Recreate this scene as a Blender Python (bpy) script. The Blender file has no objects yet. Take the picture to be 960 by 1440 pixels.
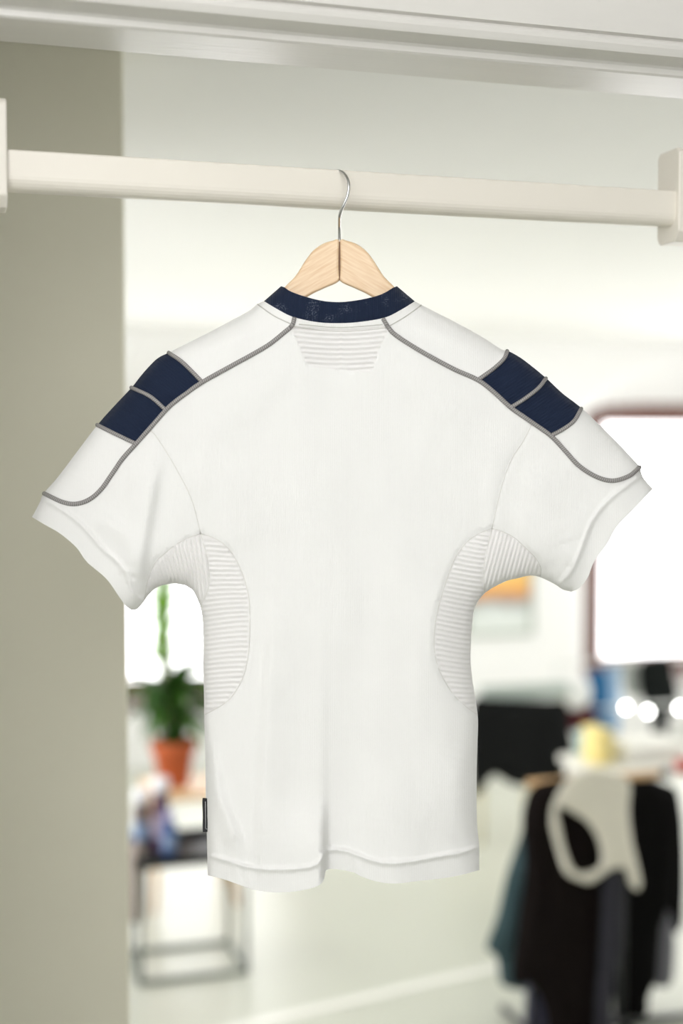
import bpy, bmesh, math, random
import numpy as np
from mathutils import Vector, Matrix, noise
from mathutils.geometry import delaunay_2d_cdt

random.seed(7)
SC = bpy.context.scene
COL = SC.collection

# ------------------------------------------------------------------ camera
F = 1900.0                                   # focal length in pixels of the 960x1440 frame
YAW, PIT, CAMH = math.radians(16.7), math.radians(-2.56), 1.75
FW = Vector((math.sin(YAW)*math.cos(PIT), math.cos(YAW)*math.cos(PIT), math.sin(PIT)))
RT = Vector((math.cos(YAW), -math.sin(YAW), 0.0))
UP = RT.cross(FW)
CAM = Vector((0, 0, CAMH))
cam_d = bpy.data.cameras.new('camera')
cam_d.sensor_fit = 'HORIZONTAL'; cam_d.sensor_width = 24.0; cam_d.lens = 24.0*F/960.0
cam_d.clip_start = 0.02
cam_d.dof.use_dof = True; cam_d.dof.focus_distance = 1.565; cam_d.dof.aperture_fstop = 1.55
cam = bpy.data.objects.new('camera', cam_d); COL.objects.link(cam)
cam.location = CAM
cam.rotation_euler = Matrix((RT, UP, -FW)).transposed().to_euler()
SC.camera = cam

# ------------------------------------------------------------------ world, light, exposure
SKY = 4.6
w = bpy.data.worlds.new('overcast_sky'); SC.world = w; w.use_nodes = True
w.node_tree.nodes['Background'].inputs[0].default_value = (1.0, 0.99, 0.992, 1)
w.node_tree.nodes['Background'].inputs[1].default_value = SKY
SC.view_settings.view_transform = 'Standard'; SC.view_settings.look = 'None'
SC.view_settings.gamma = 1.0; SC.view_settings.exposure = 0.12
SC.view_settings.use_curve_mapping = False

def portal(name, loc, rot, sx, sy):          # tells the sampler where daylight enters; gives off nothing itself
    d = bpy.data.lights.new(name, 'AREA'); d.shape = 'RECTANGLE'; d.size = sx; d.size_y = sy
    d.cycles.is_portal = True
    o = bpy.data.objects.new(name, d); COL.objects.link(o); o.location = loc; o.rotation_euler = rot
    return o

# ------------------------------------------------------------------ pixel -> place
def ray(x, y): return FW + RT*((x-480)/F) - UP*((y-720)/F)
def onY(x, y, Y): r = ray(x, y); return CAM + r*(Y/r.y)
def onZ(x, y, Z): r = ray(x, y); return CAM + r*((Z-CAMH)/r.z)
NH = Vector((math.sin(YAW), math.cos(YAW), 0))
D0 = 1.58                                    # distance of the jersey's hanging plane
def S(x, y, h=0.0):                          # point of the hanging plane, h metres towards the viewer
    r = ray(x, y); return CAM + r*((D0-h)/r.dot(NH))

# ------------------------------------------------------------------ helpers
def lin(c): return tuple((v/255/12.92 if v/255 <= .04045 else ((v/255+.055)/1.055)**2.4) for v in c)
MATS = {}
def mat(name, rgb, rough=.6, metal=0.0, var=0.0, vscale=8.0, bump=0.0, bscale=60.0, stretch=(1,1,1), spec=.5,
        coat=0.0, sheen=0.0, coord='Object', detail=4):
    if name in MATS: return MATS[name]
    m = bpy.data.materials.new(name); m.use_nodes = True; MATS[name] = m
    nt = m.node_tree; b = nt.nodes['Principled BSDF']
    c = lin(rgb)
    b.inputs['Base Color'].default_value = (*c, 1); b.inputs['Roughness'].default_value = rough
    b.inputs['Metallic'].default_value = metal; b.inputs['Specular IOR Level'].default_value = spec
    b.inputs['Coat Weight'].default_value = coat; b.inputs['Sheen Weight'].default_value = sheen
    if var or bump:
        tc = nt.nodes.new('ShaderNodeTexCoord'); mp = nt.nodes.new('ShaderNodeMapping')
        mp.inputs['Scale'].default_value = stretch
        nt.links.new(tc.outputs[coord], mp.inputs[0])
    if var:
        n = nt.nodes.new('ShaderNodeTexNoise'); n.inputs['Scale'].default_value = vscale; n.inputs['Detail'].default_value = detail
        nt.links.new(mp.outputs[0], n.inputs['Vector'])
        mx = nt.nodes.new('ShaderNodeMix'); mx.data_type = 'RGBA'
        mx.inputs[6].default_value = (*[v*(1-var) for v in c], 1)
        mx.inputs[7].default_value = (*[min(1, v*(1+var)) for v in c], 1)
        nt.links.new(n.outputs[0], mx.inputs[0]); nt.links.new(mx.outputs[2], b.inputs['Base Color'])
    if bump:
        n2 = nt.nodes.new('ShaderNodeTexNoise'); n2.inputs['Scale'].default_value = bscale; n2.inputs['Detail'].default_value = 3
        nt.links.new(mp.outputs[0], n2.inputs['Vector'])
        bp = nt.nodes.new('ShaderNodeBump'); bp.inputs['Strength'].default_value = bump; bp.inputs['Distance'].default_value = .002
        nt.links.new(n2.outputs[0], bp.inputs['Height']); nt.links.new(bp.outputs[0], b.inputs['Normal'])
    return m

def tag(o, label=None, cat=None, group=None, kind=None):
    if label: o['label'] = label
    if cat: o['category'] = cat
    if group: o['group'] = group
    if kind: o['kind'] = kind
    return o
def link(name, me, m=None, parent=None, smooth=False):
    o = bpy.data.objects.new(name, me); COL.objects.link(o)
    if m and not me.materials: me.materials.append(m)
    if smooth: me.shade_smooth()
    if parent:
        o.parent = parent
        o.matrix_parent_inverse = Matrix.Translation(-parent.location) if parent.type == 'EMPTY' and parent.rotation_euler == Matrix().to_euler() else parent.matrix_basis.inverted()
    return o
def empty(name, loc): 
    o = bpy.data.objects.new(name, None); COL.objects.link(o); o.location = loc; o.empty_display_size = .05
    return o
def from_bm(name, bm, m=None, parent=None, smooth=False):
    bmesh.ops.recalc_face_normals(bm, faces=bm.faces)
    me = bpy.data.meshes.new(name); bm.to_mesh(me); bm.free()
    return link(name, me, m, parent, smooth)
def pydata(name, v, f, m=None, parent=None, smooth=False):
    me = bpy.data.meshes.new(name); me.from_pydata([tuple(p) for p in v], [], f); me.update()
    return link(name, me, m, parent, smooth)
def add_box(bm, lo, hi, bev=0.0, seg=2):
    r = bmesh.ops.create_cube(bm, size=1.0)
    vs = r['verts']
    for v in vs: v.co = Vector([lo[i]+(v.co[i]+.5)*(hi[i]-lo[i]) for i in range(3)])
    if bev: bmesh.ops.bevel(bm, geom=list({e for v in vs for e in v.link_edges}), offset=bev, segments=seg, profile=.5, affect='EDGES')
def box(name, lo, hi, m, parent=None, bev=0.0, seg=2):
    bm = bmesh.new(); add_box(bm, lo, hi, bev, seg); return from_bm(name, bm, m, parent)
def tube_data(pts, r, n=8, closed=False):
    pts = [Vector(p) for p in pts]; rr = r if isinstance(r, (list, tuple)) else [r]*len(pts)
    v, f, uv = [], [], []
    t0 = (pts[1]-pts[0]).normalized(); a = t0.orthogonal().normalized(); L = 0; Ls = []
    for i, p in enumerate(pts):
        t = (pts[min(i+1, len(pts)-1)]-pts[max(i-1, 0)]).normalized()
        a = (a - t*a.dot(t)).normalized(); b = t.cross(a)
        if i: L += (p-pts[i-1]).length
        Ls.append(L)
        for k in range(n):
            an = 2*math.pi*k/n; v.append(p + a*(math.cos(an)*rr[i]) + b*(math.sin(an)*rr[i]))
    for i in range(len(pts)-1):
        for k in range(n):
            f.append((i*n+k, i*n+(k+1)%n, (i+1)*n+(k+1)%n, (i+1)*n+k))
            uv.append([(k/n, Ls[i]), ((k+1)/n, Ls[i]), ((k+1)/n, Ls[i+1]), (k/n, Ls[i+1])])
    f.append(tuple(range(n))[::-1]); uv.append([(0, 0)]*n)
    f.append(tuple((len(pts)-1)*n+k for k in range(n))); uv.append([(0, 0)]*n)
    return v, f, uv
def tube(name, pts, r, m, parent=None, n=8):
    v, f, uv = tube_data(pts, r, n)
    o = pydata(name, v, f, m, parent, True)
    l = o.data.uv_layers.new(name='UVMap'); i = 0
    for fc in uv:
        for c in fc: l.data[i].uv = c; i += 1
    return o
def lathe(name, prof, loc, m, parent=None, n=24):
    v, f = [], []; k = len(prof)
    for i in range(n):
        a = 2*math.pi*i/n
        for r, z in prof: v.append((loc[0]+r*math.cos(a), loc[1]+r*math.sin(a), loc[2]+z))
    for i in range(n):
        j = (i+1) % n
        for q in range(k-1): f.append((i*k+q, j*k+q, j*k+q+1, i*k+q+1))
    bm = bmesh.new(); me = bpy.data.meshes.new(name); me.from_pydata(v, [], f); bm.from_mesh(me)
    bmesh.ops.remove_doubles(bm, verts=bm.verts, dist=1e-6); bpy.data.meshes.remove(me)
    return from_bm(name, bm, m, parent, True)
def prism(name, poly, axis_pts, m, parent=None, bev=0):
    """extrude a closed list of 3D points 'poly' by vector axis_pts"""
    n = len(poly); v = [Vector(p) for p in poly]+[Vector(p)+Vector(axis_pts) for p in poly]
    f = [tuple(range(n)), tuple(range(2*n-1, n-1, -1))]+[(i, (i+1) % n, n+(i+1) % n, n+i) for i in range(n)]
    bm = bmesh.new(); bv = [bm.verts.new(p) for p in v]
    for q in f: bm.faces.new([bv[i] for i in q])
    if bev: bmesh.ops.bevel(bm, geom=list(bm.edges), offset=bev, segments=2, profile=.5, affect='EDGES')
    return from_bm(name, bm, m, parent)

def crom(P, step=4.0, closed=False):
    """Catmull-Rom through P, resampled about every 'step'"""
    P = [np.array(p, float) for p in P]; n = len(P); out = []
    rng = range(n if closed else n-1)
    for i in rng:
        p1, p2 = P[i], P[(i+1) % n]
        p0 = P[(i-1) % n] if closed or i > 0 else 2*p1-p2
        p3 = P[(i+2) % n] if closed or i+2 < n else 2*p2-p1
        k = max(1, int(round(np.linalg.norm(p2-p1)/step)))
        for j in range(k):
            t = j/k
            out.append(.5*((2*p1)+(-p0+p2)*t+(2*p0-5*p1+4*p2-p3)*t*t+(-p0+3*p1-3*p2+p3)*t**3))
    if not closed: out.append(P[-1])
    return np.array(out)
def inpoly(pts, poly):
    x, y = pts[:, 0], pts[:, 1]; r = np.zeros(len(pts), bool); n = len(poly)
    for i in range(n):
        (x1, y1), (x2, y2) = poly[i], poly[i-1]
        c = ((y1 > y) != (y2 > y))
        if y1 == y2: continue
        r ^= c & (x < (x2-x1)*(y-y1)/(y2-y1)+x1)
    return r
def pdist(pts, line, signed=False):
    best = np.full(len(pts), 1e9); sg = np.zeros(len(pts))
    for a, b in zip(line[:-1], line[1:]):
        d = b-a; L = d@d
        if L < 1e-9: continue
        t = np.clip(((pts-a)@d)/L, 0, 1); q = a+t[:, None]*d
        e = np.hypot(*(pts-q).T); m = e < best
        best[m] = e[m]
        if signed: sg[m] = np.sign(d[0]*(pts[m, 1]-a[1])-d[1]*(pts[m, 0]-a[0]))
    return (best, sg) if signed else best
def cdt(loops, lines, pts, eps=1e-4):
    V, E = [], []
    for lp in loops:
        s = len(V); V += [Vector(p) for p in lp]; E += [(s+i, s+(i+1) % len(lp)) for i in range(len(lp))]
    for ln in lines:
        s = len(V); V += [Vector(p) for p in ln]; E += [(s+i, s+i+1) for i in range(len(ln)-1)]
    V += [Vector(p) for p in pts]
    ov, oe, of, *_ = delaunay_2d_cdt(V, E, [], 0, eps)
    ov = np.array([tuple(p) for p in ov]); of = np.array([tuple(f) for f in of if len(f) == 3])
    c = ov[of].mean(1); ins = np.zeros(len(of), bool)
    for lp in loops: ins ^= inpoly(c, lp)
    return ov, of[ins]

# ------------------------------------------------------------------ common materials
M_frame = mat('white_gloss_paint', (224, 222, 217), .28, var=.03, vscale=6, bump=.12, bscale=25, stretch=(1, 6, 6))
M_rail = mat('white_rail_paint', (236, 231, 220), .38, var=.02, vscale=5, bump=.06, bscale=30)
M_wall = mat('white_wall_paint', (240, 240, 238), .85, var=.02, vscale=3, bump=.08, bscale=80)
M_grey = mat('grey_green_wall_paint', (226, 223, 205), .8, var=.03, vscale=3, bump=.08, bscale=90)
M_ceil = mat('ceiling_paint', (238, 238, 235), .9, var=.03, vscale=1.5, bump=.1, bscale=40)
M_floor = mat('pale_floor_paint', (192, 195, 181), .33, var=.03, vscale=2, bump=.04, bscale=20)
M_brown = mat('brown_window_wood', (106, 66, 54), .45, var=.15, vscale=10, stretch=(1, 1, 8))
M_black = mat('black_metal', (20, 22, 24), .4)

# ================================================================== the setting
YF = 7.4                                      # face of the far wall
CEIL = 2.41
XL, XR, XFL = -.2, 5.42, -2.5
def struct(o, label, cat='wall'): return tag(o, label, cat, kind='structure')
struct(box('floor', (XFL-.1, -1.7, -.1), (XR, 8.0, 0), M_floor), 'pale painted floor with soft sheen', 'floor')
struct(box('ceiling', (XL, 1.54, CEIL), (XR, YF, CEIL+.12), M_ceil), 'off-white ceiling of the room behind the doorway', 'ceiling')
SW = (3.2, 7.25, .3, 2.36)                     # wide side windows, unseen, added to brighten the room
for nm, x0, x1, lb in (('wall_left', XL-.12, XL, 'white side wall near the potted plant'), ('wall_right', XR, XR+.12, 'white side wall near the clothes')):
    bm = bmesh.new()
    add_box(bm, (x0, 1.46, 0), (x1, SW[0], CEIL+.12)); add_box(bm, (x0, SW[1], 0), (x1, YF, CEIL+.12))
    add_box(bm, (x0, SW[0], 0), (x1, SW[1], SW[2])); add_box(bm, (x0, SW[0], SW[3]), (x1, SW[1], CEIL+.12))
    struct(from_bm(nm, bm, M_wall), lb)
# doorway wall: three boxes
LX0, LX1 = .03, .93
LZ = 2.199
JY0, JY1 = 1.46, 1.565
bm = bmesh.new()
add_box(bm, (XFL, JY0, 0), (LX0-.02, 1.54, 3.7)); add_box(bm, (LX1+.065, JY0, 0), (XR, 1.54, 3.7))
add_box(bm, (LX0-.02, JY0, LZ+.06), (LX1+.065, 1.54, 3.7))
struct(from_bm('wall_doorway', bm, M_wall), 'white wall around the doorway')
# room on the viewer's side, one wide window behind the viewer
FC = 3.6
struct(box('ceiling', (XFL, -1.7, FC), (XR-1.6, 1.46, FC+.1), M_ceil), 'white ceiling of the room in front of the doorway', 'ceiling')
FY = -1.5
struct(box('wall_front_left', (XFL-.1, -1.7, 0), (XFL, 1.46, FC), M_wall), 'white left wall of the room before the doorway')
struct(box('wall_front_right', (XR-1.6, -1.7, 0), (XR-1.5, 1.46, FC), M_wall), 'white right wall of the room before the doorway')
WX0, WX1, WZ0, WZ1 = -2.4, .42, 1.6, 3.5
bm = bmesh.new()
add_box(bm, (XFL-.1, FY-.2, 0), (WX0, FY, FC)); add_box(bm, (WX1, FY-.2, 0), (XR-1.5, FY, FC))
add_box(bm, (WX0, FY-.2, 0), (WX1, FY, WZ0)); add_box(bm, (WX0, FY-.2, WZ1), (WX1, FY, FC))
struct(from_bm('wall_rear', bm, M_wall), 'white wall with a wide window behind the viewer')
portal('daylight_opening', ((WX0+WX1)/2, FY-.1, (WZ0+WZ1)/2), (math.radians(90), 0, 0), WX1-WX0, WZ1-WZ0)

# glass that lets daylight straight through and mirrors a little
def glass():
    m = bpy.data.materials.new('clear_window_glass'); m.use_nodes = True; nt = m.node_tree
    nt.nodes.remove(nt.nodes['Principled BSDF'])
    tr = nt.nodes.new('ShaderNodeBsdfTransparent'); gl = nt.nodes.new('ShaderNodeBsdfGlossy'); gl.inputs['Roughness'].default_value = .02
    fr = nt.nodes.new('ShaderNodeFresnel'); fr.inputs[0].default_value = 1.25; mx = nt.nodes.new('ShaderNodeMixShader')
    nt.links.new(fr.outputs[0], mx.inputs[0]); nt.links.new(tr.outputs[0], mx.inputs[1]); nt.links.new(gl.outputs[0], mx.inputs[2])
    nt.links.new(mx.outputs[0], nt.nodes['Material Output'].inputs[0])
    return m
M_glass = glass()
# the far wall: two niches with low arched heads, windows at their backs
NB = YF+.3
def niche_outline(x0, x1, z0, zs, zt, n=14):
    pts = [(x0, z0)]
    for i in range(n+1):
        t = i/n; pts.append((x0+(x1-x0)*t, zs+(zt-zs)*math.sin(math.pi*t)**.75))
    pts.append((x1, z0)); return pts
SILL = onY(880, 942, NB).z
WTOP = onY(880, 574, NB).z
wr0 = onY(823, 760, NB).x
wins = [(onY(135, 760, NB).x, onY(420, 760, NB).x), (wr0, wr0+1.35)]
loops = [np.array([(XL, -.0), (XR, 0), (XR, CEIL+.12), (XL, CEIL+.12)])]
rings = []
for (a, b) in wins:
    oz = onY(945, 492, YF).z
    out = niche_outline(a-.20, b+.20, SILL-.04, onY(800, 585, YF).z, oz+.01)
    rings.append(out); loops.append(np.array(out))
v2, t2 = cdt(loops, [], [])
farw = pydata('wall_far', [(x, YF, z) for x, z in v2], [tuple(t) for t in t2], M_wall)
struct(farw, 'bright white far wall with two window niches')
for i, ((a, b), out) in enumerate(zip(wins, rings)):
    inner = []
    for (x, z) in out:
        fx = (x-(a-.20))/(b-a+.4); inner.append((a+fx*(b-a), SILL if z < SILL else None))
    n = len(out); back = []
    for k, ((x, z), (xi, zi)) in enumerate(zip(out, inner)):
        back.append((xi, NB, SILL-.02 if (k == 0 or k == n-1) else WTOP))
    v = [(x, YF, z) for x, z in out]+back
    f = [(k, (k+1) % n, n+(k+1) % n, n+k) for k in range(n)]
    bmn = bmesh.new(); vs = [bmn.verts.new(p) for p in v]
    for q in f: bmn.faces.new([vs[j] for j in q])
    tag(from_bm('window_reveal', bmn, M_wall, farw), kind='structure')
    wroot = empty('window_%d' % (i+1), ((a+b)/2, NB, SILL))
    struct(wroot, ['brown wooden window behind the tall potted plant', 'brown wooden window above the hanging clothes'][i], 'window')
    fw = .105
    ft = .13
    box('window_frame', (a-.02, NB-.03, SILL-.03), (a+fw, NB+.05, WTOP+.03), M_brown, wroot, .006)
    box('window_frame', (b-fw, NB-.03, SILL-.03), (b+.02, NB+.05, WTOP+.03), M_brown, wroot, .006)
    box('window_frame', (a+fw, NB-.03, WTOP-ft+.03), (b-fw, NB+.05, WTOP+.03), M_brown, wroot, .006)
    box('window_frame', (a+fw, NB-.03, SILL-.03), (b-fw, NB+.05, SILL+.085), M_brown, wroot, .006)
    box('window_sill', (a-.1, YF+.02, SILL-.065), (b+.1, NB-.03, SILL-.03), M_brown, wroot, .006)
    box('pane', (a+fw, NB+.008, SILL+.085), (b-fw, NB+.012, WTOP-ft+.03), M_glass, wroot)
    portal('daylight_window', ((a+b)/2, NB+.08, (SILL+WTOP)/2), (math.radians(-90), 0, 0), b-a, WTOP-SILL)

for i, x in enumerate((XL-.06, XR+.06)):  # both windows are added out of view for more daylight inside
    wroot = empty('window_%d' % (i+3), (x, (SW[0]+SW[1])/2, SW[2]))
    struct(wroot, ['wide brown window in the wall near the plant', 'wide brown window in the wall near the clothes'][i], 'window')
    for k in range(4):
        yy = SW[0]+(SW[1]-SW[0]-.05)*k/3; box('window_frame', (x-.03, yy, SW[2]+.05), (x+.03, yy+.05, SW[3]-.05), M_brown, wroot)
        if k < 3: box('pane', (x-.002, yy+.05, SW[2]+.05), (x+.002, yy+(SW[1]-SW[0]-.05)/3, SW[3]-.05), M_glass, wroot)
    box('window_frame', (x-.03, SW[0], SW[2]), (x+.03, SW[1], SW[2]+.05), M_brown, wroot); box('window_frame', (x-.03, SW[0], SW[3]-.05), (x+.03, SW[1], SW[3]), M_brown, wroot)
    portal('daylight_side', (x+(-.1 if i == 0 else .1), (SW[0]+SW[1])/2, (SW[2]+SW[3])/2), (0, math.radians(-90 if i == 0 else 90), 0), SW[3]-SW[2], SW[1]-SW[0])
# grey partition just beyond the doorway
PY = 2.25
pe = onY(178, 700, PY).x
struct(box('wall_partition', (XL, PY, 0), (pe, PY+.12, CEIL), M_grey, None, .006), 'grey partition wall just beyond the doorway')

# thin pale strip across the floor
a, b = onZ(330, 1447, 0), onZ(735, 1352, 0)
d = (b-a).normalized(); nrm = Vector((-d.y, d.x, 0))*.022
a2 = a-d*1.0; b2 = b+d*.6
struct(prism('trim_1', [a2-nrm, b2-nrm, b2+nrm, a2+nrm], (0, 0, .004), mat('pale_floor_strip', (240, 240, 232), .25)), 'pale seam strip running across the floor', 'floor strip')

# ------------------------------------------------------------------ door frame
fr = empty('trim_2', (LX0, JY0, 0))
struct(fr, 'white glossy moulded door frame', 'door frame')
prof = [(1.545, LZ), (1.462, LZ), (1.459, LZ+.002), (1.458, LZ+.008), (1.455, LZ+.0105), (1.447, LZ+.0115), (1.437, LZ+.013), (1.430, LZ+.0145),
        (1.4285, LZ+.017), (1.426, LZ+.022), (1.4255, LZ+.026), (1.427, LZ+.029), (1.431, LZ+.0305), (1.4315, LZ+.033), (1.425, LZ+.0345), (1.424, LZ+.15), (1.545, LZ+.15)]
prism('head_moulding', [(LX0-.17, y, z) for y, z in prof], (LX1-LX0+.34, 0, 0), M_frame, fr)
prism('jamb', [(LX1+.036, JY0, 0), (LX1+.075, JY0, 0), (LX1+.075, JY0, LZ-.0008), (LX1, JY0, LZ-.0008)], (0, JY1-JY0, 0), M_frame, fr, .002)   # a little out of plumb
box('jamb', (LX0-.03, JY0, 0), (LX0, JY1, LZ-.0008), M_frame, fr, .002)
box('architrave', (LX1+.045, 1.43, 0), (LX1+.17, JY0, LZ-.001), M_frame, fr, .004)
box('architrave', (LX0-.15, 1.43, 0), (LX0-.012, JY0, LZ-.001), M_frame, fr, .004)

# ================================================================== clothes rail and brackets
BY, BZ0, BZ1 = 1.528, 2.0328, 2.0755
BC = (BZ0+BZ1)/2
cs = []
hw = .0175
for cy, cz, r, a0, a1 in ((BY+hw-.003, BZ1-.003, .003, 0, 90), (BY-hw+.003, BZ1-.003, .003, 90, 180),
                          (BY-hw+.0145, BZ0+.0145, .0145, 180, 270), (BY+hw-.0145, BZ0+.0145, .0145, 270, 360)):
    for k in range(7):
        an = math.radians(a0+(a1-a0)*k/6); cs.append((cy+r*math.cos(an), cz+r*math.sin(an)))
RX0, RX1 = .0775, .8885
rail = prism('clothes_rail', [(RX0, y, z) for y, z in cs], (RX1-RX0, 0, 0), M_rail)
tag(rail, 'long white wooden rail spanning the doorway, carrying the hanger', 'rail')
def bracket(x0, x1, jside, label):
    z0 = BZ0-.020; z1 = BZ1+.053
    e = empty('rail_bracket', ((x0+x1)/2, 1.53, z0))
    tag(e, label, 'bracket', 'rail brackets on the door frame')
    y0, y1 = 1.503, 1.556
    prism('plate', [(x0, y0, z0+.012), (x0, y0+.012, z0), (x0, y1-.006, z0), (x0, y1, z0+.008), (x0, y1, z1-.006), (x0, y1-.006, z1), (x0, y0+.006, z1), (x0, y0, z1-.006)],
          (x1-x0, 0, 0), M_rail, e, .0018)
    # lower lip in front of the block, scalloped
    for zz in (z0+.022, z1-.02):
        v = lathe('screw_head', [(0, .002), (.0025, .0018), (.0038, .0006), (.0038, 0)], (0, 0, 0), M_frame, e, 12)
        xx = x0+.030 if jside > 0 else x1-.030
        v.matrix_parent_inverse = Matrix(); v.parent = e
        v.matrix_local = e.matrix_basis.inverted() @ Matrix.Translation((xx, y0, zz)) @ Matrix.Rotation(math.radians(90), 4, 'X')
    return e
bracket(LX0, RX0, -1, 'white rail bracket on the jamb beside the grey partition')
bracket(RX1, LX1+.004, 1, 'white rail bracket on the jamb beside the bright window')

# ================================================================== hanger
hang = empty('coat_hanger', S(477, 395))
tag(hang, 'pale wooden hanger with steel hook, hanging from the white rail', 'hanger')
def wood():
    m = bpy.data.materials.new('pale_maple_wood'); m.use_nodes = True; nt = m.node_tree; b = nt.nodes['Principled BSDF']
    tc = nt.nodes.new('ShaderNodeTexCoord'); mp = nt.nodes.new('ShaderNodeMapping'); mp.inputs['Scale'].default_value = (6, 6, 55)
    n = nt.nodes.new('ShaderNodeTexNoise'); n.inputs['Scale'].default_value = 3.2; n.inputs['Detail'].default_value = 6
    r = nt.nodes.new('ShaderNodeValToRGB'); r.color_ramp.elements[0].color = (*lin((226, 190, 148)), 1); r.color_ramp.elements[1].color = (*lin((240, 213, 178)), 1)
    r.color_ramp.elements[0].position = .3; r.color_ramp.elements[1].position = .62
    nt.links.new(tc.outputs['UV'], mp.inputs[0]); nt.links.new(mp.outputs[0], n.inputs['Vector']); nt.links.new(n.outputs[0], r.inputs[0])
    nt.links.new(r.outputs[0], b.inputs['Base Color']); b.inputs['Roughness'].default_value = .38
    return m
M_wood = wood()
def slab(name, outline, t, m, parent, ang=0.0, bev=.003, h0=0.0, step=6):
    pts = crom(outline, step, True)
    v = [S(x, y, h0+t/2) for x, y in pts]+[S(x, y, h0-t/2) for x, y in pts]; n = len(pts)
    bm = bmesh.new(); bv = [bm.verts.new(p) for p in v]
    fa = bm.faces.new(bv[:n]); fb = bm.faces.new(bv[n:][::-1])
    for i in range(n): bm.faces.new((bv[i], bv[n+i], bv[n+(i+1) % n], bv[(i+1) % n]))
    bmesh.ops.recalc_face_normals(bm, faces=bm.faces)
    ed = [e for e in bm.edges if (fa in e.link_faces) != (fb in e.link_faces)]
    if bev: bmesh.ops.bevel(bm, geom=ed, offset=bev, segments=3, profile=.5, affect='EDGES')
    l = bm.loops.layers.uv.new('UVMap'); c, s = math.cos(ang), math.sin(ang); p0 = S(477, 395)
    for f in bm.faces:
        for lp in f.loops:
            d = lp.vert.co-p0; x, z = d.dot(RT), d.z; lp[l].uv = (c*x+s*z, (-s*x+c*z))
    me = bpy.data.meshes.new(name); bm.to_mesh(me); bm.free()
    o = link(name, me, m, parent); return o
def wood_uv(m):  # grain runs along u
    mp = [n for n in m.node_tree.nodes if n.type == 'MAPPING'][0]; mp.inputs['Scale'].default_value = (9, 120, 1)
wood_uv(M_wood)
armL = [(477, 337.5), (468, 338.5), (457, 341.5), (448, 346.5), (440, 353), (433, 361.5), (426, 372), (415, 389), (402, 402), (390, 417), (365, 441), (335, 462), (290, 489), (255, 511), (238, 525),
        (233, 534), (240, 540), (262, 530), (300, 507), (345, 478), (390, 449), (431, 418.5), (455, 406), (477, 395.3), (477, 380), (477, 360)]
armR = [(954.6-x, y) for x, y in armL]
slab('arm', [(x-.3, y) for x, y in armL], .0125, M_wood, hang, math.radians(30))
slab('arm', [(x+.3, y) for x, y in armR], .0125, M_wood, hang, math.radians(-30))
slab('joint', [(476.6, 340), (477, 339.5), (478, 340), (478, 366), (477.9, 393), (477.3, 394.2), (476.7, 393), (476.6, 366)], .0115, mat('dark_glue_line', (120, 88, 62), .7), hang, bev=0)
M_steel = mat('polished_steel', (196, 196, 196), .18, 1.0)
hp = [(477, 350, 0), (477, 337, 0), (477, 322, .004), (477, 310, .014), (477.6, 303, .021), (480, 295, .025), (484, 286, .027), (488, 276, .028), (490, 266, .028), (490, 257, .027), (487.5, 249.5, .023),
      (483, 243.5, .014), (478, 240.7, .003), (472, 240.8, -.008), (467, 244.5, -.018), (463, 252, -.025), (461, 262, -.027), (461, 270, -.027)]
hs = crom(hp, 3.0)
tube('hook', [S(p[0], p[1], p[2]) for p in hs], .00165, M_steel, hang, 10)

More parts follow.
